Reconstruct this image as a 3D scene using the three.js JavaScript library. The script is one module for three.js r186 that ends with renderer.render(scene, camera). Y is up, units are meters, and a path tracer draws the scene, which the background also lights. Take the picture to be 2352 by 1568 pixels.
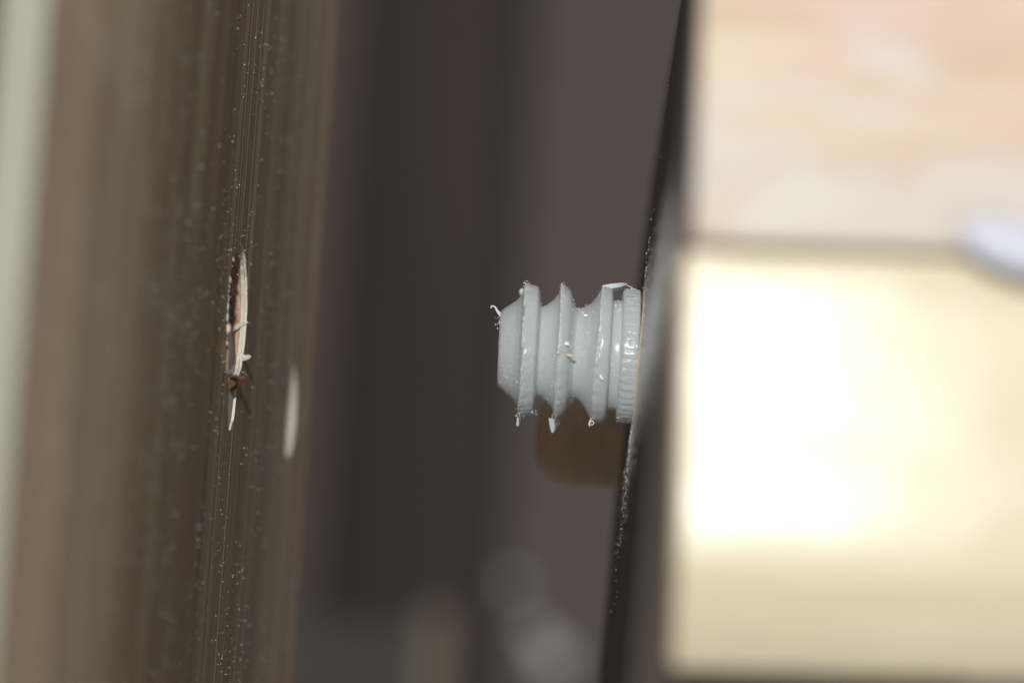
import * as THREE from 'three';
import { RoundedBoxGeometry } from 'three/addons/geometries/RoundedBoxGeometry.js';
import { mergeGeometries, toCreasedNormals } from 'three/addons/utils/BufferGeometryUtils.js';
import { RectAreaLightUniformsLib } from 'three/addons/lights/RectAreaLightUniformsLib.js';
import { Brush, Evaluator, SUBTRACTION } from 'three-bvh-csg';

// ---------------------------------------------------------------- camera, light, exposure
const MM = 0.001;
const scene = new THREE.Scene();
const PITCH = 12.4 * Math.PI / 180, ROLL = 3.4 * Math.PI / 180;       // lens pointed a little upwards, held a little askew
const FOCUS = 0.3, PX = 31;                                            // sharp plane 30 cm off; 31 photo pixels (of 2352) per mm there
const fwd = new THREE.Vector3(0, Math.sin(PITCH), -Math.cos(PITCH));
const r0 = new THREE.Vector3(1, 0, 0), u0 = new THREE.Vector3(0, Math.cos(PITCH), Math.sin(PITCH));
const right = r0.clone().multiplyScalar(Math.cos(ROLL)).addScaledVector(u0, Math.sin(ROLL));
const up = u0.clone().multiplyScalar(Math.cos(ROLL)).addScaledVector(r0, -Math.sin(ROLL));
const EYE = new THREE.Vector3(0, 0.2, 0);
const camera = new THREE.PerspectiveCamera(2 * Math.atan(784 / PX / 300) * 180 / Math.PI, 1024 / 682, 0.02, 20);
camera.position.copy(EYE);
camera.quaternion.setFromRotationMatrix(new THREE.Matrix4().makeBasis(right, up, fwd.clone().negate()));
camera.filmGauge = 36;
camera.focus = FOCUS;
camera.userData.fStop = camera.getFocalLength() / 6.9;                 // a pupil 6.9 mm wide
scene.add(camera);

const renderer = new THREE.WebGLRenderer({ antialias: true });
renderer.setSize(1024, 682);
renderer.toneMapping = THREE.LinearToneMapping;
renderer.toneMappingExposure = 1;
renderer.shadowMap.enabled = true;

const at = (px, py, mm) => EYE.clone()                                 // the point seen at that pixel, that many mm in front of the lens
  .addScaledVector(right, (px - 1176) / PX * mm / 300 * MM).addScaledVector(up, (784 - py) / PX * mm / 300 * MM).addScaledVector(fwd, mm * MM);

scene.background = new THREE.Color(0.36, 0.35, 0.345);                 // dim indoor surroundings
// the flash of the camera, above the lens
const flash = new THREE.SpotLight(new THREE.Color(1, 0.985, 0.96), 0.24, 0, 0.45, 0.3, 2);
flash.name = 'camera_flash';
flash.position.copy(EYE).addScaledVector(right, -0.012).addScaledVector(up, 0.085).addScaledVector(fwd, 0.01);
flash.target.position.copy(at(1176, 784, 300));
flash.castShadow = true; flash.shadow.radius = 0.25; flash.shadow.mapSize.set(2048, 2048);
flash.shadow.camera.near = 0.02; flash.shadow.camera.far = 3;
scene.add(flash, flash.target);
// soft fill lamp added out of view, from the right and above
RectAreaLightUniformsLib.init();
const fillLight = new THREE.RectAreaLight(new THREE.Color(0.93, 0.97, 1), 1.2, 0.9, 0.9);
fillLight.name = 'fill_light';
fillLight.position.copy(EYE).add(new THREE.Vector3(0.75, 0.55, 0.45));
fillLight.lookAt(at(600, 784, 300));
scene.add(fillLight);

// ---------------------------------------------------------------- helpers
function rng(seed) { let s = seed >>> 0; return () => { s = (s + 0x6d2b79f5) >>> 0; let t = Math.imul(s ^ (s >>> 15), 1 | s); t = (t + Math.imul(t ^ (t >>> 7), 61 | t)) ^ t; return ((t ^ (t >>> 14)) >>> 0) / 4294967296; }; }
function hash(x, y, s) { let h = Math.imul(x | 0, 374761393) ^ Math.imul(y | 0, 668265263) ^ Math.imul(s | 0, 974634777); h = Math.imul(h ^ (h >>> 13), 1274126177); return ((h ^ (h >>> 16)) >>> 0) / 4294967296; }
const sm = (t) => t * t * (3 - 2 * t);
function noise2(x, y, s) {
  const ix = Math.floor(x), iy = Math.floor(y), fx = sm(x - ix), fy = sm(y - iy);
  const a = hash(ix, iy, s), b = hash(ix + 1, iy, s), c = hash(ix, iy + 1, s), d = hash(ix + 1, iy + 1, s);
  return (a + (b - a) * fx) * (1 - fy) + (c + (d - c) * fx) * fy;
}
const fbm = (x, y, s, n = 4) => { let v = 0, a = 0.5, t = 0; for (let i = 0; i < n; i++) { v += a * noise2(x, y, s + i * 17); t += a; a *= 0.5; x *= 2.03; y *= 2.03; } return v / t; };
const mix = (a, b, t) => a.map((v, i) => v + (b[i] - v) * t);
const clamp01 = (v) => Math.min(1, Math.max(0, v));
const smooth = (a, b, v) => sm(clamp01((v - a) / (b - a)));
const toS = (v) => Math.round(255 * Math.min(1, Math.max(0, v <= 0.0031308 ? v * 12.92 : 1.055 * Math.pow(v, 1 / 2.4) - 0.055)));
function tex(w, h, fn, srgb = true) {                                  // fn(u, v) gives linear colour, or a value
  const d = new Uint8Array(w * h * 4);
  for (let y = 0; y < h; y++) for (let x = 0; x < w; x++) {
    let c = fn((x + 0.5) / w, (y + 0.5) / h); if (!Array.isArray(c)) c = [c, c, c];
    for (let k = 0; k < 3; k++) d[(y * w + x) * 4 + k] = srgb ? toS(c[k]) : Math.round(255 * clamp01(c[k]));
    d[(y * w + x) * 4 + 3] = 255;
  }
  const t = new THREE.DataTexture(d, w, h, THREE.RGBAFormat);
  t.magFilter = THREE.LinearFilter; t.minFilter = THREE.LinearMipmapLinearFilter; t.generateMipmaps = true;
  t.wrapS = t.wrapT = THREE.RepeatWrapping; t.colorSpace = srgb ? THREE.SRGBColorSpace : THREE.NoColorSpace; t.needsUpdate = true;
  return t;
}
const used = new Map();
function numbered(n) { const k = used.get(n) ?? 0; used.set(n, k + 1); return k ? n + '_' + String(k).padStart(3, '0') : n; }
function thing(name, label, category, pos, turn = 0, group) {
  const o = new THREE.Group(); o.name = numbered(name); o.position.copy(pos); o.rotation.y = turn;
  o.userData = { label, category }; if (group) o.userData.group = group;
  scene.add(o); return o;
}
function part(name, geo, mat, parent, extra) {
  const m = new THREE.Mesh(geo, mat); m.name = name; m.castShadow = m.receiveShadow = true;
  if (extra) Object.assign(m.userData, extra);
  parent.add(m); return m;
}
function struct(name, geo, mat, label) {
  const m = part(numbered(name), geo, mat, scene, { kind: 'structure', label }); return m;
}
const box = (x0, x1, y0, y1, z0, z1, nx = 1, ny = 1, nz = 1) => new THREE.BoxGeometry(x1 - x0, y1 - y0, z1 - z0, nx, ny, nz).translate((x0 + x1) / 2, (y0 + y1) / 2, (z0 + z1) / 2);
// a thin torn sliver: points [x, y, z, width, thickness] in mm, lies roughly across `side`
function sliver(pts, side, seed) {
  const R = rng(seed), P = [], idx = [], n = pts.length, sv = new THREE.Vector3(...side).normalize();
  pts.forEach(([x, y, z, w, t], i) => {
    const a = pts[Math.max(0, i - 1)], b = pts[Math.min(n - 1, i + 1)], d = new THREE.Vector3(b[0] - a[0], b[1] - a[1], b[2] - a[2]).normalize();
    const s = sv.clone().addScaledVector(d, -sv.dot(d)).normalize(), k = d.clone().cross(s);
    for (const [p, q] of [[-1, -1], [-0.2, -1.2], [1, -1], [1, 1], [0.1, 1.3], [-1, 1]]) {
      const v = new THREE.Vector3(x, y, z).addScaledVector(s, p * w / 2 * (0.75 + 0.5 * R())).addScaledVector(k, q * t / 2 * (0.75 + 0.5 * R()));
      P.push(v.x * MM, v.y * MM, v.z * MM);
    }
    if (i) for (let j = 0; j < 6; j++) { const c = (i - 1) * 6, e = i * 6, j2 = (j + 1) % 6; idx.push(c + j, e + j, e + j2, c + j, e + j2, c + j2); }
  });
  for (const b of [0, (n - 1) * 6]) for (let j = 1; j < 5; j++) b ? idx.push(b, b + j, b + j + 1) : idx.push(b, b + j + 1, b + j);
  const g = new THREE.BufferGeometry(); g.setAttribute('position', new THREE.Float32BufferAttribute(P, 3)); g.setIndex(idx);
  const o = crease(g, 0.5);
  o.setAttribute('uv', new THREE.Float32BufferAttribute(new Float32Array(o.attributes.position.count * 2), 2));
  return o;
}
function crease(g, a) { const k = g.index ? g.toNonIndexed() : g; k.scale(1000, 1000, 1000); const o = toCreasedNormals(k, a); return o.scale(0.001, 0.001, 0.001); }   // creases are found in mm
const tube = (pts, r, seg = 24) => new THREE.TubeGeometry(new THREE.CatmullRomCurve3(pts.map((p) => new THREE.Vector3(...p).multiplyScalar(MM))), seg, r * MM, 5, false);
const std = (o) => new THREE.MeshStandardMaterial(o);
const phys = (o) => new THREE.MeshPhysicalMaterial(o);

// ---------------------------------------------------------------- materials
// wood-print laminate; u runs along the depth of the board, v along its height
const LAM_L = 240, LAM_H = 160;                                        // mm that the print covers
function grain(z, y, s) {                                              // 0 dark .. 1 light; long narrow streaks
  const w = z + 0.5 * fbm(z / 9, y / 60, s + 3, 2) + 0.010 * y;
  const a = fbm(w / 5, y / 400, s, 3), b = fbm(w / 1.1, y / 200, s + 50, 3), c = fbm(w / 0.35, y / 80, s + 90, 2);
  const d = noise2(w / 26, y / 900, s + 140);                           // broad bands of the figure
  return 0.36 * a + 0.29 * b + 0.15 * c + 0.2 * d;
}
const lines = (z, y, s) => { const b = noise2((z + 0.010 * y) / 0.42, y / 300, s + 7), m = smooth(0.50, 0.72, noise2((z + 0.010 * y) / 4.2, y / 500, s + 31)); return smooth(0.62, 0.85, b) * m; };
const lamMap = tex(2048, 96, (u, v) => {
  const z = u * LAM_L, y = v * LAM_H, g = grain(z, y, 17);  // this seed darkens the far end in the figure, like light falling off
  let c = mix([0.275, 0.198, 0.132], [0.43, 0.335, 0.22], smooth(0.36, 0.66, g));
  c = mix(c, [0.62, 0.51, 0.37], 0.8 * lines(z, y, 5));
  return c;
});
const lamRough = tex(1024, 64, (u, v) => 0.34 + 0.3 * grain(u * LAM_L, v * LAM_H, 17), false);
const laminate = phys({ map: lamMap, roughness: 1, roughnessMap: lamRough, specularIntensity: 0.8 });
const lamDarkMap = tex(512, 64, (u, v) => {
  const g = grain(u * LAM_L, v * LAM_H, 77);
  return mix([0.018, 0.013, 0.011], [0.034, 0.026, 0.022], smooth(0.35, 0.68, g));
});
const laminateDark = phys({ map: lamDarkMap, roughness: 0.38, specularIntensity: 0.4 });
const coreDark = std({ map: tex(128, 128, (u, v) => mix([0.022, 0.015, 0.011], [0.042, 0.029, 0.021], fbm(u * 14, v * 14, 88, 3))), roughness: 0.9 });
const paperEdge = std({ color: new THREE.Color(0.72, 0.68, 0.6), roughness: 0.8 });
const rawMap = tex(512, 512, (u, v) => {
  const n = fbm(u * 24, v * 24, 12, 4), m = fbm(u * 70, v * 26, 40, 3);
  let c = mix([0.34, 0.18, 0.115], [0.58, 0.37, 0.25], smooth(0.3, 0.62, n * 0.55 + m * 0.45));
  return mix(c, [0.62, 0.50, 0.36], 0.6 * smooth(0.56, 0.68, fbm(u * 18, v * 9, 91, 3)));
});
const rawBump = tex(512, 512, (u, v) => fbm(u * 60, v * 60, 8, 4), false);
const rawCore = std({ map: rawMap, bumpMap: rawBump, bumpScale: 0.00015, roughness: 0.9 });  // brown-red bore colour, partly put in for the shade inside
const rawClean = std({ map: tex(256, 256, (u, v) => mix([0.62, 0.55, 0.44], [0.82, 0.77, 0.67], fbm(u * 12, v * 12, 67, 4))), bumpMap: rawBump, bumpScale: 0.00015, roughness: 0.9 });
const shoulderMap = tex(256, 256, (u, v) => mix([0.20, 0.193, 0.155], [0.255, 0.247, 0.205], fbm(u * 20, v * 20, 31, 4)));
const shoulderMat = std({ map: shoulderMap, roughness: 0.9 });
const dustMat = std({ color: new THREE.Color(0.8, 0.8, 0.78), roughness: 0.6 });
const splinterMat = std({ color: new THREE.Color(0.78, 0.72, 0.58), roughness: 0.85 });
const splinterBrown = std({ color: new THREE.Color(0.24, 0.13, 0.06), roughness: 0.8 });
const nylonBump = tex(512, 512, (u, v) => 0.6 * fbm(u * 60, v * 60, 3, 3) + 0.4 * hash(Math.floor(u * 512), Math.floor(v * 512), 2), false);
const nylon = phys({ color: new THREE.Color(0.91, 0.98, 1.0), roughness: 0.85, clearcoat: 0.9, clearcoatRoughness: 0.22, transmission: 0.34, thickness: 0, ior: 1.5, bumpMap: nylonBump, bumpScale: 0.0001 });
const burrMat = std({ color: new THREE.Color(0.86, 0.89, 0.9), roughness: 0.45 });
const beechMap = tex(256, 256, (u, v) => mix([0.42, 0.30, 0.20], [0.58, 0.43, 0.29], fbm(u * 5, v * 40, 23, 4)));
const beech = std({ map: beechMap, roughness: 0.75 });

// dust: small angular crumbs lying on a face
const crumb = (() => { const g = new THREE.IcosahedronGeometry(0.5, 0), p = g.attributes.position; for (let i = 0; i < p.count; i++) { const k = 0.7 + 0.6 * hash(Math.round(p.getX(i) * 99), Math.round(p.getY(i) * 99), Math.round(p.getZ(i) * 99)); p.setXYZ(i, p.getX(i) * k, p.getY(i) * k, p.getZ(i) * k); } g.computeVertexNormals(); return g; })();
function dust(n, seed, place, parent, mat = dustMat, lo = 0.03, hi = 0.14, name = 'dust') {
  const R = rng(seed), m = new THREE.InstancedMesh(crumb, mat, n), M = new THREE.Matrix4(), q = new THREE.Quaternion();
  for (let i = 0; i < n; i++) {
    const s = (lo + (hi - lo) * Math.pow(R(), 4)) * MM;
    q.setFromEuler(new THREE.Euler(R() * 6, R() * 6, R() * 6));
    M.compose(place(R).multiplyScalar(MM), q, new THREE.Vector3(s * (0.7 + R()), s * (0.7 + R() * 0.6), s)); m.setMatrixAt(i, M);
  }
  m.name = name; m.userData.kind = 'stuff'; m.castShadow = m.receiveShadow = true; parent.add(m); return m;
}

// where a pixel's line of sight meets an upright plane, in the plane's own mm (y, z)
function onPlane(px, py, O, turn) {
  const n = new THREE.Vector3(Math.cos(turn), 0, -Math.sin(turn)), ez = new THREE.Vector3(Math.sin(turn), 0, Math.cos(turn));
  const d = at(px, py, 300).sub(EYE), t = O.clone().sub(EYE).dot(n) / d.dot(n), p = EYE.clone().addScaledVector(d, t).sub(O);
  return { y: p.y / MM, z: p.dot(ez) / MM, depth: t * 300 };
}
const csg = new Evaluator(); csg.useGroups = true;
const cut = (geo, gm, tools, tm) => {                                  // geo minus every tool; cut faces wear tm
  let a = new Brush(geo, gm); a.updateMatrixWorld();
  for (const t of tools) { const b = new Brush(t, tm); b.updateMatrixWorld(); a = csg.evaluate(a, b, SUBTRACTION); }
  return a;
};
function planarUV(g, su, sv) {                                         // uv from z and y in metres
  const p = g.attributes.position, uv = new Float32Array(p.count * 2);
  for (let i = 0; i < p.count; i++) { uv[i * 2] = p.getZ(i) / (su * MM); uv[i * 2 + 1] = p.getY(i) / (sv * MM); }
  g.setAttribute('uv', new THREE.BufferAttribute(uv, 2)); return g;
}

// ---------------------------------------------------------------- left board, drilled
const TURN_L = -3.8 * Math.PI / 180, OL = at(544, 722, 300);
{
  const near = onPlane(80, 400, OL, TURN_L).z, far = onPlane(722, 784, OL, TURN_L).z, h2 = onPlane(664, 940, OL, TURN_L);
  const t = thing('drilled_board', 'brown wood grain board on the left with a splintered drill hole in sharp focus', 'board', OL, TURN_L);
  const y0 = -75, y1 = 75, LT = 0.13;
  // laminate skin with a fine embossed grain
  const N = 2600, lam = box(-LT * MM, 0, y0 * MM, y1 * MM, far * MM, near * MM, 1, 1, N);
  const p = lam.attributes.position, nn = lam.attributes.normal;
  const h = (z) => 0.10 * (fbm(z / 1.3, 0.5, 301, 3) - 0.5) + 0.08 * (noise2(z / 4.2, 0.2, 309) - 0.5) + 0.05 * noise2(z / 0.35, 0.7, 331);
  for (let i = 0; i < p.count; i++) if (p.getX(i) > -1e-7) {
    const z = p.getZ(i) / MM; p.setX(i, h(z) * MM);
    if (nn.getX(i) > 0.5) { const d = (h(z + 0.05) - h(z - 0.05)) / 0.1, l = Math.hypot(1, d); nn.setXYZ(i, 1 / l, 0, -d / l); }
  }
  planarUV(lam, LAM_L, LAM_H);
  // ragged opening of the hole and the chip torn off below it (z, y in mm)
  const R = rng(8), open = [];
  for (let i = 0; i < 72; i++) {
    const a = i / 72 * Math.PI * 2, c = Math.cos(a), s = Math.sin(a);
    let r = 5.15 + 0.14 * (R() - 0.3) + (c > 0.2 ? 0.32 * Math.pow(R(), 2) : 0);
    if (s < -0.9) { if (i === 54) open.push([-2.6, -5.4], [-2.3, -6.6], [-2.0, -7.6], [-1.0, -8.5], [0.1, -8.85], [1.3, -8.2], [2.2, -7.0], [2.7, -5.2]); continue; }
    open.push([c * r, s * r]);
  }
  const sh = new THREE.Shape(open.map(([z, y]) => new THREE.Vector2(-z * MM, y * MM)));
  const tool1 = new THREE.ExtrudeGeometry(sh, { depth: 2 * MM, bevelEnabled: false }).translate(0, 0, -1 * MM).rotateY(Math.PI / 2);
  const tool2 = new THREE.CylinderGeometry(4.05 * MM, 4.05 * MM, 3 * MM, 48).rotateZ(Math.PI / 2).translate(0, h2.y * MM, h2.z * MM);
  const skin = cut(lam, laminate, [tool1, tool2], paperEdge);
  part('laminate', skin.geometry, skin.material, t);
  // chipboard core with both bores
  const coreGeo = box(-16 * MM, -0.42 * MM, y0 * MM, y1 * MM, far * MM, near * MM);
  const bore1 = new THREE.CylinderGeometry(5 * MM, 5 * MM, 24 * MM, 64, 1).rotateZ(Math.PI / 2), bore2 = new THREE.CylinderGeometry(4 * MM, 4 * MM, 24 * MM, 64, 1).rotateZ(Math.PI / 2).translate(0, h2.y * MM, h2.z * MM);
  const core0 = cut(coreGeo, rawClean, [bore2], rawClean), core = cut(core0.geometry, core0.material, [bore1], rawCore);
  const fineGeo = box(-0.40 * MM, (-LT - 0.01) * MM, y0 * MM, y1 * MM, far * MM, near * MM);
  const fine0 = cut(fineGeo, rawClean, [bore2], rawClean), fine = cut(fine0.geometry, fine0.material, [bore1], rawClean);
  part('fine_surface_layer', fine.geometry, fine.material, t, { label: 'pale fine chip layer just under the laminate' });
  { // plain metric uv: along the bore and round it
    const g = core.geometry, q = g.attributes.position, uv = new Float32Array(q.count * 2);
    for (let i = 0; i < q.count; i++) { uv[i * 2] = (q.getZ(i) + q.getX(i) * 1.7) / 0.022; uv[i * 2 + 1] = (q.getY(i) + q.getX(i) * 0.4) / 0.022; }
    g.setAttribute('uv', new THREE.BufferAttribute(uv, 2));
  }
  part('chipboard_core', core.geometry, core.material, t);
  part('rebate_shoulder', box(-2.5 * MM, 0.02 * MM, y0 * MM, y1 * MM, near * MM, (near + 0.5) * MM), shoulderMat, t, { label: 'pale raw shoulder at the near end of the board' });
  part('rebate_lip', box(-16 * MM, -2.5 * MM, y0 * MM, y1 * MM, near * MM, (near + 3) * MM), laminateDark, t);
  // reddish bore tone, partly the shade inside put into the colour
  // torn fibres and chips round the rim, local mm: x out of the face, y up, z towards the lens
  part('fibre_band', sliver([[-0.9, -0.35, -4.1, 0.30, 0.1], [-0.5, 0.15, -4.6, 0.34, 0.12], [-0.15, 0.45, -4.95, 0.30, 0.1], [0.12, 0.62, -5.25, 0.14, 0.06]], [0, 1, 0], 3), splinterMat, t);
  part('splinter', sliver([[-0.5, -4.5, 2.4, 1.1, 0.5], [0.25, -4.3, 3.3, 1.4, 0.5], [0.55, -4.0, 5.0, 1.5, 0.4], [0.85, -3.9, 8.2, 1.2, 0.3], [1.1, -3.7, 12.0, 0.5, 0.15]], [0, 1, 0.1], 4), splinterMat, t);
  part('splinter', sliver([[-0.6, -5.0, 1.2, 0.9, 0.5], [0.0, -4.5, 2.2, 0.8, 0.4], [0.25, -4.2, 2.9, 0.6, 0.3], [0.4, -3.9, 3.4, 0.2, 0.15]], [0, 0.6, 1], 5), splinterMat, t);
  part('splinter', sliver([[-0.5, -5.5, -0.4, 1.0, 0.25], [0.05, -5.15, -0.8, 0.9, 0.25], [0.35, -4.75, -1.4, 0.6, 0.2], [0.75, -4.35, -2.3, 0.2, 0.1]], [0, 0.8, 1], 6), splinterBrown, t);
  part('splinter', sliver([[-0.4, -5.6, 0.8, 1.1, 0.3], [0.1, -5.3, 1.0, 0.8, 0.2], [0.25, -5.0, 1.2, 0.3, 0.12]], [0, 0.5, 1], 16), splinterBrown, t);
  part('splinter', sliver([[-0.3, -2.2, -4.6, 0.5, 0.3], [0.12, -2.25, -4.8, 0.45, 0.25], [0.38, -2.1, -5.0, 0.3, 0.2], [0.55, -2.0, -5.1, 0.14, 0.1]], [0, 1, 0.2], 7), splinterMat, t);
  // crumbs of core standing on the near rim
  const Rc = rng(21);
  const rim = []; for (let i = 0; i < 26; i++) { const a = -0.75 + 1.5 * Rc(), r = 5.25 + 0.3 * Rc(), k = 0.15 + 0.5 * Rc() * Rc(); rim.push(crumb.clone().scale(k * 0.6 * MM, k * (0.8 + Rc()) * MM, k * 1.4 * MM).translate(0.03 * MM, Math.sin(a) * r * MM, Math.cos(a) * r * MM)); }
  part('rim_crumbs', mergeGeometries(rim), dustMat, t, { kind: 'stuff' });
  dust(8000, 31, (R) => { let z, y, k = 0; do { z = far + (near - far) * R(); y = (R() - 0.5) * 90; } while (k++ < 8 && fbm(z / 5, y / 3.5, 63, 3) < 0.32 + 0.36 * R()); return new THREE.Vector3(h(z) + 0.02, y, z); }, t, dustMat, 0.025, 0.095);
}

// ---------------------------------------------------------------- right board with the plug
const OR = at(1466, 819, 300);
const RN = at(1556, 784, 222.5), dR = RN.clone().sub(OR), TURN_R = Math.atan2(dR.x, dR.z);
const nearR = Math.hypot(dR.x, dR.z) / MM, farR = -44;
{
  const t = thing('dark_board', 'dark brown laminated board on the right holding the white plastic plug', 'board', OR, TURN_R);
  t.rotation.z = -2.2 * Math.PI / 180;                                  // stands a little out of plumb
  const y0 = -75, y1 = 75, N = 250;
  const lam = box(0, 0.08 * MM, y0 * MM, y1 * MM, farR * MM, nearR * MM, 1, 60, N), p = lam.attributes.position, nn = lam.attributes.normal;
  const bow = (y) => 0.0013 * Math.max(0, y - 3) ** 2;                  // the board bows away above the plug
  const h = (z) => 0.0015 * (fbm(z / 1.3, 0.5, 401, 3) - 0.5) + 0.004 * (noise2(z / 4, 0.2, 409) - 0.5);
  for (let i = 0; i < p.count; i++) if (p.getX(i) > 1e-7) p.setX(i, p.getX(i) + bow(p.getY(i) / MM) * MM); else {
    const z = p.getZ(i) / MM; p.setX(i, (h(z) + bow(p.getY(i) / MM)) * MM);
    if (nn.getX(i) < -0.5) { const d = (h(z + 0.05) - h(z - 0.05)) / 0.1, s = 0.0026 * Math.max(0, p.getY(i) / MM - 3), l = Math.hypot(1, d, s); nn.setXYZ(i, -1 / l, s / l, d / l); }
  }
  planarUV(lam, LAM_L, LAM_H);
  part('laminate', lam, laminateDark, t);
  const core = box(0.085 * MM, 18 * MM, y0 * MM, y1 * MM, farR * MM, (nearR + 0.03) * MM, 1, 60, 1), cp = core.attributes.position;
  for (let i = 0; i < cp.count; i++) cp.setX(i, cp.getX(i) + bow(cp.getY(i) / MM) * MM);
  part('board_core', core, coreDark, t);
  part('hole_rim', new THREE.TorusGeometry(4.95 * MM, 0.07 * MM, 8, 90).scale(1, 1, 1.2).rotateY(Math.PI / 2), std({ color: new THREE.Color(0.62, 0.48, 0.25), roughness: 0.8 }), t, { label: 'thin yellowish rim of the drilled hole round the plug' });
  dust(1500, 41, (R) => { const y = R() < 0.06 ? (R() - 0.5) * 60 : -4 + 11 * (R() + R() - 1); return new THREE.Vector3(bow(y) - 0.005, y, 18 * (R() + R() - 1)); }, t, dustMat, 0.025, 0.10);
  // pale crumbs standing in for the plug's grey reflection, from hole to near end
  dust(11000, 43, (R) => { const z = -7 + 82 * R(), w = 7.5 - 0.035 * z, k = (R() + R() + R()) / 1.5 - 1; const y = -1.5 - 0.115 * z + w * k * 1.5; return new THREE.Vector3(bow(y) - 0.004, y, z); }, t, dustMat, 0.022, 0.07, 'flare_crumbs');
  const Rf = rng(77), fb = []; for (let i = 0; i < 60; i++) { const y = -10 + 20 * Rf(), z = (Rf() - 0.5) * 8; fb.push(crumb.clone().scale(0.1 * MM, (0.06 + 0.1 * Rf()) * MM, 0.1 * MM).translate(-0.03 * MM, y * MM, z * MM)); }
  part('lint', mergeGeometries(fb), dustMat, t, { kind: 'stuff' });
}

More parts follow.
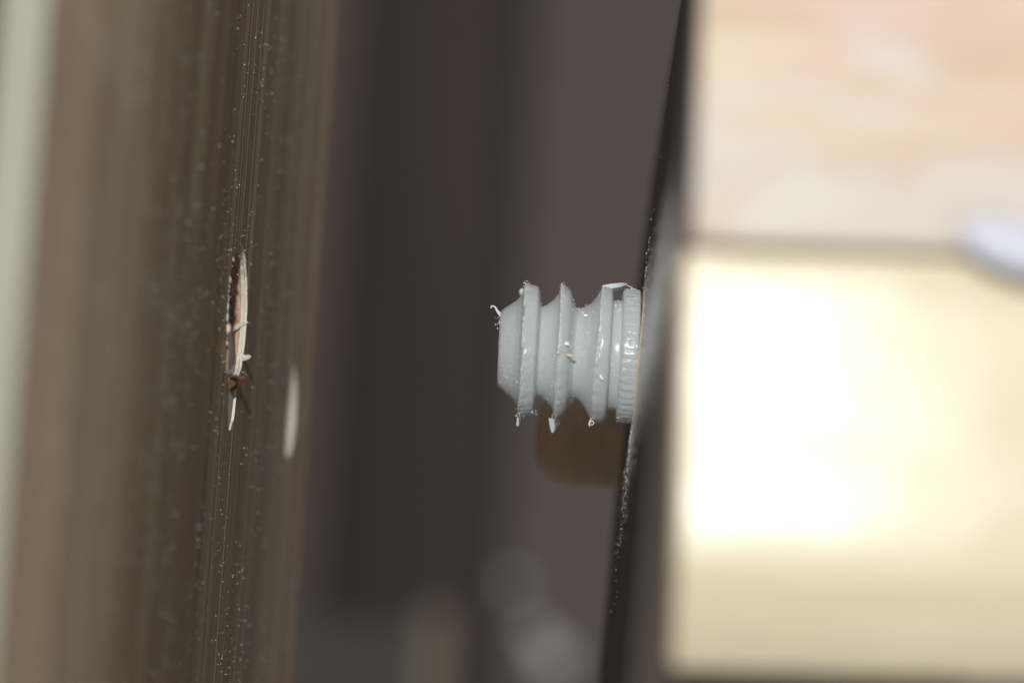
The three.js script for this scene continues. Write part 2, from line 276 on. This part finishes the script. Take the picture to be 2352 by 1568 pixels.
// ---------------------------------------------------------------- white barbed plug
{
  const t = thing('plastic_plug', 'milky white plastic plug with ragged barbs sticking out of the dark board', 'plug', OR, TURN_R);
  const TH = 220;
  function roundNormals(g, rows, T) {                                  // smooth across the seam too
    g.computeVertexNormals(); const n = g.attributes.normal;
    for (let i = 0; i < rows; i++) { const a = i * (T + 1), b = a + T, v = [n.getX(a) + n.getX(b), n.getY(a) + n.getY(b), n.getZ(a) + n.getZ(b)], l = Math.hypot(...v) || 1; n.setXYZ(a, v[0] / l, v[1] / l, v[2] / l); n.setXYZ(b, v[0] / l, v[1] / l, v[2] / l); }
    return g;
  }
  // profile pieces [x (mm from the board, to the left), radius, raggedness]
  function ring(profile, wobble, seed) {
    const pts = []; for (let i = 0; i + 1 < profile.length; i++) { const [a, b] = [profile[i], profile[i + 1]], n = Math.max(1, Math.round(Math.hypot(b[0] - a[0], b[1] - a[1]) / 0.10)); for (let k = 0; k < n; k++) pts.push(a.map((v, j) => v + (b[j] - v) * k / n)); } pts.push(profile[profile.length - 1]);
    for (let n = 0; n < 2; n++) { const o = pts.map((p) => [...p]); for (let i = 1; i + 1 < pts.length; i++) for (let k = 0; k < 2; k++) pts[i][k] = (o[i - 1][k] + 2 * o[i][k] + o[i + 1][k]) / 4; }
    const P = [], U = [], idx = [];
    pts.forEach(([x, r, rag], i) => {
      for (let j = 0; j <= TH; j++) {
        const jj = j % TH, a = jj / TH * Math.PI * 2, c = Math.cos(a), s = Math.sin(a);
        const rg = rag * ((fbm(jj / 2.6, i * 0.12, seed, 3) - 0.5) * 0.30) + 0.02 * (fbm(c * 3 + 9, s * 3 + x * 2, seed + 5, 2) - 0.5);
        const xx = x + wobble(a, rag) + rag * 0.10 * (fbm(jj / 3, 4.5, seed + 9, 2) - 0.5), rr = Math.max(0, r + rg);
        P.push(-xx * MM, rr * c * MM, rr * s * MM); U.push(x / 4, jj / TH * 8);
      }
      if (i) for (let j = 0; j < TH; j++) { const q = (i - 1) * (TH + 1) + j, w = q + TH + 1; idx.push(q, q + 1, w, q + 1, w + 1, w); }
    });
    const g = new THREE.BufferGeometry(); g.setAttribute('position', new THREE.Float32BufferAttribute(P, 3)); g.setAttribute('uv', new THREE.Float32BufferAttribute(U, 2)); g.setIndex(idx);
    return roundNormals(g, pts.length, TH);
  }
  const slant = (k) => (a) => k * Math.cos(a);                          // moulded a little askew
  // cos(a) = 1 is the top, sin(a) = 1 faces the lens
  const none = () => 0;
  const barbs = [
    [[10.38, 0, 0], [10.38, 2.55, 0.05], [10.3, 2.80, 0.25], [9.95, 3.10, 0.05], [9.2, 3.62, 0.05], [8.85, 4.05, 0.2], [8.68, 4.55, 0.7], [8.58, 4.95, 1], [8.35, 4.9, 0.4], [7.75, 4.82, 0.15], [7.60, 4.72, 0.25], [7.50, 4.2, 0.05], [7.42, 3.6, 0], [7.35, 3.28, 0]],
    [[7.35, 3.28, 0], [6.95, 3.45, 0.05], [6.45, 3.85, 0.05], [6.15, 4.25, 0.2], [6.02, 4.7, 0.7], [5.92, 5.02, 1], [5.7, 4.95, 0.4], [5.4, 4.78, 0.15], [5.22, 4.55, 0.1], [5.02, 3.9, 0], [4.85, 3.4, 0], [4.72, 3.28, 0]],
    [[4.72, 3.28, 0], [4.3, 3.42, 0.03], [3.75, 3.85, 0.05], [3.4, 4.35, 0.1], [3.18, 4.75, 0.6], [3.05, 5.05, 0.9], [2.85, 5.06, 0.3], [2.35, 5.0, 0.1], [2.2, 4.9, 0.15], [2.12, 4.5, 0.03], [2.1, 4.1, 0]],
  ];
  const wob = [slant(0.04), slant(0.02), slant(-0.16)], burrAt = [[8.6, 4.97], [5.94, 5.03], [3.07, 5.07]];
  barbs.forEach((pr, i) => {
    const ends = [pr[0][0], pr[pr.length - 1][0]], w = (a, rag) => wob[i](a) * 1;
    const fade = (f) => f;
    const g = ring(pr, (a) => w(a), 600 + i * 31);
    // seams between the pieces stay put: undo the slant at the ends
    const q = g.attributes.position; for (let k = 0; k < q.count; k++) { const x = -q.getX(k) / MM, y = q.getY(k), z = q.getZ(k), a = Math.atan2(z, y), d = Math.min(1, Math.min(Math.abs(x - (i ? ends[0] : 99)), Math.abs(x - ends[1])) / 1.0); q.setX(k, q.getX(k) + w(a) * (1 - d) * MM); }
    const b = part('barb', g, nylon, t);
    // torn moulding flash along the front edge of the crest
    const R = rng(900 + i), bits = [];
    for (let j = 0; j < 420; j++) {
      const a = -1.1 + 5.4 * j / 420 + 0.05 * R(), on = noise2(j / 25, i * 3.3, 71); if (on < 0.3) continue;
      const k = 0.09 + 0.20 * R() * R() * on, [bx, br] = burrAt[i], rr = br - 0.03 + 0.05 * R(), xx = bx + w(a) + 0.10 * (fbm(j / 40, i, 55, 3) - 0.5) * 2;
      bits.push(crumb.clone().scale(k * (0.6 + 0.5 * R()) * MM, k * 0.9 * MM, k * 1.4 * MM).rotateX(-a + (R() - 0.5)).translate(-xx * MM, rr * Math.cos(a) * MM, rr * Math.sin(a) * MM));
    }
    part('torn_edge', mergeGeometries(bits), burrMat, b, { kind: 'stuff' });
  });
  part('neck', ring([[2.1, 4.1, 0], [2.0, 4.06, 0.02], [1.5, 4.06, 0.02], [1.42, 4.1, 0]], none, 720), nylon, t);
  { // flange with fine ribs round its edge
    const P = [], U = [], idx = [], prof = [[1.42, 4.1], [1.42, 4.55], [1.36, 4.78], [1.18, 4.92], [0.9, 4.96], [0.4, 4.96], [0.18, 4.92], [0.06, 4.75], [0.04, 4.4], [0.04, 0]], T = 480;
    const pts = []; for (let i = 0; i + 1 < prof.length; i++) for (let k = 0; k < 4; k++) pts.push(prof[i].map((v, j) => v + (prof[i + 1][j] - v) * k / 4)); pts.push(prof[prof.length - 1]);
    pts.forEach(([x, r], i) => { for (let j = 0; j <= T; j++) { const a = j / T * Math.PI * 2, e = smooth(4.3, 4.9, r), rb = Math.pow(Math.abs(Math.sin(a * 24)), 0.5), jj = j % T, rr = r + e * (0.05 * (rb - 0.8) + 0.07 * (fbm(jj / 4, i / 3, 733, 2) - 0.5)); P.push(-x * MM, rr * Math.cos(a) * MM, rr * Math.sin(a) * MM); U.push(x / 4, j / T * 8); } if (i) for (let j = 0; j < T; j++) { const q = (i - 1) * (T + 1) + j, w = q + T + 1; idx.push(q, q + 1, w, q + 1, w + 1, w); } });
    const g = new THREE.BufferGeometry(); g.setAttribute('position', new THREE.Float32BufferAttribute(P, 3)); g.setAttribute('uv', new THREE.Float32BufferAttribute(U, 2)); g.setIndex(idx);
    part('ribbed_flange', roundNormals(g, pts.length, T), nylon, t);
  }
  // flap of moulding flash over the neck, loose fibres
  part('plastic_flap', sliver([[-2.9, 4.95, 0.3, 1.6, 0.25], [-2.3, 5.0, 0.3, 1.5, 0.3], [-1.8, 5.15, 0.2, 1.3, 0.3], [-1.4, 5.3, 0.1, 0.9, 0.22], [-1.12, 5.38, 0.0, 0.3, 0.1]], [0, 0, 1], 61), nylon, t);
  part('fibre', tube([[-1.15, 5.36, 0], [-0.9, 5.28, 0.1], [-0.65, 5.12, 0.15], [-0.45, 5.02, 0.2]], 0.03), burrMat, t);
  part('fibre', tube([[-3.2, -5.0, 0.6], [-3.35, -5.22, 0.7], [-3.3, -5.45, 0.8], [-3.12, -5.5, 0.8], [-3.02, -5.32, 0.75], [-3.2, -5.2, 0.7], [-3.38, -5.38, 0.7], [-3.32, -5.62, 0.7]], 0.035, 40), burrMat, t);
  part('fibre', tube([[-10.35, 2.3, 1.6], [-10.6, 2.5, 1.7], [-10.8, 2.75, 1.7], [-11.05, 2.8, 1.7], [-11.1, 2.65, 1.7]], 0.05, 30), burrMat, t);
  part('fibre', tube([[-10.35, 2.0, 2.0], [-10.55, 2.25, 2.0], [-10.75, 2.6, 1.9]], 0.06), burrMat, t);
  // flakes and ragged tufts, one by one
  const tuft = (x, y, z, n, spread, seed) => { const R = rng(seed), b = []; for (let i = 0; i < n; i++) { const k = 0.04 + 0.13 * R() * R(); b.push(crumb.clone().scale(k * MM, k * (0.6 + R()) * MM, k * MM).rotateZ(R() * 6).translate((x + (R() - 0.5) * spread) * MM, (y + (R() - 0.5) * spread) * MM, (z + (R() - 0.5) * spread) * MM)); } return mergeGeometries(b); };
  part('torn_tuft', tuft(-8.5, -4.85, 0.6, 26, 0.7, 1), burrMat, t, { kind: 'stuff' });
  part('torn_tuft', tuft(-7.5, -4.85, 0.8, 12, 0.4, 2), burrMat, t, { kind: 'stuff' });
  part('torn_tuft', tuft(-8.62, 4.95, 0.2, 18, 0.5, 3), burrMat, t, { kind: 'stuff' });
  part('torn_tuft', tuft(-5.9, 5.05, 0.2, 14, 0.35, 4), burrMat, t, { kind: 'stuff' });
  part('torn_tuft', tuft(-5.95, -4.95, 0.6, 14, 0.4, 5), burrMat, t, { kind: 'stuff' });
  part('torn_tuft', tuft(-10.42, 1.6, 2.0, 24, 0.9, 6), burrMat, t, { kind: 'stuff' });
  part('torn_tuft', tuft(-0.45, 5.05, 0.3, 10, 0.35, 8), burrMat, t, { kind: 'stuff' });
  part('spur', sliver([[-5.9, -4.5, -3.2, 0.8, 0.4], [-5.95, -4.95, -3.6, 0.45, 0.25], [-6.02, -5.35, -3.8, 0.1, 0.1]], [1, 0, 0], 62), nylon, t);
  part('spur', sliver([[-8.55, -4.6, -2.6, 0.4, 0.3], [-8.6, -4.95, -2.8, 0.3, 0.25], [-8.65, -5.15, -2.9, 0.15, 0.15]], [1, 0, 0], 63), nylon, t);
  part('spur', sliver([[-8.7, 4.4, -0.8, 0.5, 0.4], [-8.95, 4.7, -1.0, 0.35, 0.3], [-8.85, 4.9, -1.0, 0.1, 0.1]], [1, 0, 0], 64), nylon, t);
  part('wood_chip', sliver([[-5.35, -1.25, 4.85, 0.16, 0.08], [-5.0, -1.25, 4.75, 0.2, 0.08], [-4.75, -1.22, 4.6, 0.1, 0.05]], [0, 1, 0], 65), std({ color: new THREE.Color(0.75, 0.62, 0.42), roughness: 0.9 }), t);
  part('flake', sliver([[-5.55, -0.5, 5.02, 0.1, 0.06], [-5.4, -0.42, 5.02, 0.26, 0.08], [-5.2, -0.5, 4.98, 0.12, 0.05]], [0, 1, 0], 66), burrMat, t);
  part('flake', sliver([[-2.8, -2.5, 4.5, 0.1, 0.06], [-2.72, -2.7, 4.45, 0.2, 0.08], [-2.6, -2.85, 4.4, 0.12, 0.05]], [1, 0, 0], 67), burrMat, t);
  part('flake', sliver([[-4.25, 2.2, 3.0, 0.08, 0.05], [-4.1, 2.22, 3.0, 0.14, 0.05], [-3.95, 2.2, 3.05, 0.08, 0.05]], [0, 1, 0], 68), burrMat, t);
  // fine plastic crumbs clinging all over
  const rAt = (x) => { for (const pr of [...barbs, [[2.1, 4.07, 0], [1.33, 4.07, 0]], [[1.33, 4.97, 0], [0, 4.97, 0]]]) for (let i = 0; i + 1 < pr.length; i++) { const a = pr[i], b = pr[i + 1]; if (x <= a[0] && x >= b[0] && a[0] > b[0]) return a[1] + (b[1] - a[1]) * (a[0] - x) / (a[0] - b[0]); } return 4; };
  dust(1700, 51, (R) => { let x = 10.2 * R(); if (R() < 0.3) x = R() < 0.5 ? 3.4 + 1.4 * R() : 1.35 + 0.7 * R(); let a = R() * Math.PI * 2; for (let k = 0; k < 6 && noise2(x * 1.1, a * 2.6, 88) < 0.2 + 0.6 * R(); k++) { a = R() * Math.PI * 2; x = 10.2 * R(); } const r = rAt(x) + 0.005; return new THREE.Vector3(-x, r * Math.cos(a), r * Math.sin(a)); }, t, burrMat, 0.025, 0.11, 'plastic_crumbs');
}

// ---------------------------------------------------------------- wooden dowel behind the plug
{
  const c = new THREE.Vector3(0, 0, -32 * MM).applyAxisAngle(new THREE.Vector3(0, 1, 0), TURN_R).add(OR);
  const t = thing('wooden_dowel', 'brown wooden dowel with a rounded end behind the plug, in its shadow', 'dowel', c, TURN_R);
  const pr = [[0, 0], [1.6, 0.05], [2.4, 0.25], [3.1, 0.7], [3.6, 1.25], [3.9, 2.0], [3.97, 2.8], [3.97, 8.0]].map(([r, x]) => new THREE.Vector2(r * MM, x * MM));
  part('shaft', new THREE.LatheGeometry(pr, 72).rotateZ(-Math.PI / 2).translate(-7.1 * MM, 0, 0), beech, t);
}

// ---------------------------------------------------------------- pale blocks at the right, close to the lens
{
  const BT = -3.5 * Math.PI / 180;
  const speck = (u, v) => { const n = fbm(u * 3, v * 13, 140, 3), m = fbm(u * 4 + 3, v * 10, 150, 3); let c = mix([0.375, 0.285, 0.205], [0.43, 0.36, 0.275], smooth(0.3, 0.7, n)); c = mix(c, [0.415, 0.375, 0.335], smooth(0.5, 0.74, m)); c = mix(c, [0.41, 0.295, 0.24], 0.7 * smooth(0.52, 0.7, fbm(u * 3 + 8, v * 9, 160, 3)));
    return mix(c, mix([0.37, 0.31, 0.27], [0.40, 0.405, 0.40], smooth(0.3, 0.55, fbm(u * 11, v * 8, 190, 3))), 0.55 * smooth(0.17, 0.09, v + 0.06 * (fbm(u * 8, 0.5, 191, 2) - 0.5))); };
  const chipMat = std({ map: tex(256, 256, speck), roughness: 0.85 });
  const pineMat = phys({ map: tex(256, 256, (u, v) => mix([0.40, 0.345, 0.235], [0.48, 0.43, 0.31], fbm(u * 3, v * 26, 170, 4))), roughness: 0.37, bumpMap: tex(128, 128, (u, v) => fbm(u * 4 + 2, v * 5, 175, 3), false), bumpScale: 0.00035 });
  const place = (px, py) => at(px, py, 216);
  const a = place(1588, 552), b = place(1566, 585), bb = place(1500, 1530);
  const blockGeo = (w, h, d, r) => new RoundedBoxGeometry(w * MM, h * MM, d * MM, 4, r * MM);
  const t1 = thing('chipboard_block', 'mottled peach block at upper right, blurred, above the dark joint', 'block', a, BT);
  t1.rotation.set(-0.03, BT, 0.008, 'YXZ');
  part('block_body', blockGeo(40, 36, 5, 0.5).translate(20 * MM, 18 * MM, -2.5 * MM), chipMat, t1);
  const H = (b.y - bb.y) / MM;
  const t2 = thing('pine_block', 'pale cream wooden block at lower right, blurred and glaring under the light', 'block', b, BT);
  t2.rotation.set(-0.030, 0.012, 0.03, 'YXZ');
  const E = new THREE.Shape(), q = 9.5 * MM, qd = 2.6 * MM, hh = H * MM, e = 0.5 * MM; // side view: small upper arris, wide rounded lower one (shape x is depth, y is height)
  E.moveTo(-3 * MM, 0); E.lineTo(-e, 0); E.quadraticCurveTo(0, 0, 0, -e); for (let i = 1; i <= 20; i++) { const y = -e + (-hh + q + e) * i / 20, yc = -hh / 2; E.lineTo((y - yc) ** 2 / (2 * 0.42), y); }                                        // the face is slightly cupped
  for (let i = 1; i <= 30; i++) { const t = i / 30; E.lineTo(-qd * t ** 3 + (q - hh / 2) ** 2 / 0.84 * (1 - t), -hh + q * (1 - t)); } E.lineTo(-3 * MM, -hh); E.closePath();
  part('block_body', crease(new THREE.ExtrudeGeometry(E, { depth: 39 * MM, curveSegments: 24, bevelEnabled: true, bevelSize: 0.4 * MM, bevelThickness: 0.5 * MM, bevelSegments: 3 }).rotateY(-Math.PI / 2).translate(39.5 * MM, 0, 0), 0.6), pineMat, t2);
  { const g = t2.children[0].geometry, q = g.attributes.position, uv = new Float32Array(q.count * 2); for (let i = 0; i < q.count; i++) { uv[i * 2] = q.getX(i) / 0.04; uv[i * 2 + 1] = (q.getY(i) + q.getZ(i)) / 0.04; } g.setAttribute('uv', new THREE.BufferAttribute(uv, 2)); }
  const s = thing('plastic_scrap', 'bluish white scrap in the joint between the two pale blocks', 'scrap', at(2335, 565, 214), BT);
  part('scrap_body', new THREE.IcosahedronGeometry(1, 3).scale(3.2 * MM, 1.5 * MM, 0.6 * MM).rotateZ(-0.3), std({ color: new THREE.Color(0.35, 0.36, 0.415), roughness: 0.6 }), s);
}

// ---------------------------------------------------------------- background, far out of focus
{
  const D = 1400, c = at(1188, 784, D);
  const darkMat = std({ map: tex(256, 256, (u, v) => mix([0.070, 0.045, 0.037], [0.086, 0.058, 0.049], grain(u * 160, v * 160, 201))), roughness: 0.6 });
  const taupeMat = std({ map: tex(256, 256, (u, v) => mix([0.145, 0.11, 0.10], [0.18, 0.14, 0.13], grain(u * 160, v * 160, 211))), roughness: 0.6 });
  const w1 = struct('wall', box(-0.8, 0, -0.6, 0.6, -0.02, 0), darkMat, 'dark brown panel far behind the gap'); w1.position.copy(c);
  const w2 = struct('wall', box(0, 0.8, -0.6, 0.6, -0.02, 0.012), taupeMat, 'lighter taupe panel far behind the plug'); w2.position.copy(c);
  const w3 = struct('wall', box(-0.6, 0, -0.6, 0.6, -0.02, 0), std({ map: tex(128, 128, (u, v) => mix([0.135, 0.097, 0.08], [0.17, 0.126, 0.105], grain(u * 160, v * 160, 221))), roughness: 0.6 }), 'added brown panel far behind, its blurred tone makes the fade beside the left board'); w3.position.copy(at(768, 784, D)).add(new THREE.Vector3(0, 0, 0.03));  // added panel; its blurred tone stands in for light falling off
  const pT = at(1003, 1405, 1200);
  const t = thing('wooden_post', 'beige post at the bottom of the gap, strongly blurred', 'post', pT);
  part('post_body', new THREE.CylinderGeometry(3.7 * MM, 4.0 * MM, 140 * MM, 24).translate(0, -70 * MM, 0), std({ color: new THREE.Color(0.36, 0.29, 0.21), roughness: 0.8 }), t);
  const g = at(810, 1440, 1250), bx = thing('grey_box', 'grey box edge at the bottom left of the gap, blurred', 'box', g);
  part('box_body', new RoundedBoxGeometry(56 * MM, 120 * MM, 20 * MM, 3, 2 * MM).translate(0, -60 * MM, 0), std({ color: new THREE.Color(0.125, 0.115, 0.105), roughness: 0.9 }), bx);
  const glintMat = std({ color: new THREE.Color(0.8, 0.82, 0.82), roughness: 0.5 });
  const cap = (px, py, d, r, label) => { const o = thing('glint_ball', label, 'cap', at(px, py, d), 0); part('glint_body', new THREE.SphereGeometry(r * MM, 20, 12).scale(1, 1, 0.5), glintMat, o); };  // pale beads added as stand-ins for blurred glints, lightness is in the colour
  cap(1180, 1340, 1250, 2.5, 'faint round pale spot, upper of the blurred spots below the plug');
  cap(1228, 1455, 1250, 3.0, 'pale blurred round spot, lower left of the spots below the plug');
  cap(1266, 1510, 1200, 4.9, 'brightest pale grey blurred spot at the bottom, beside the dark board');
}

renderer.render(scene, camera);
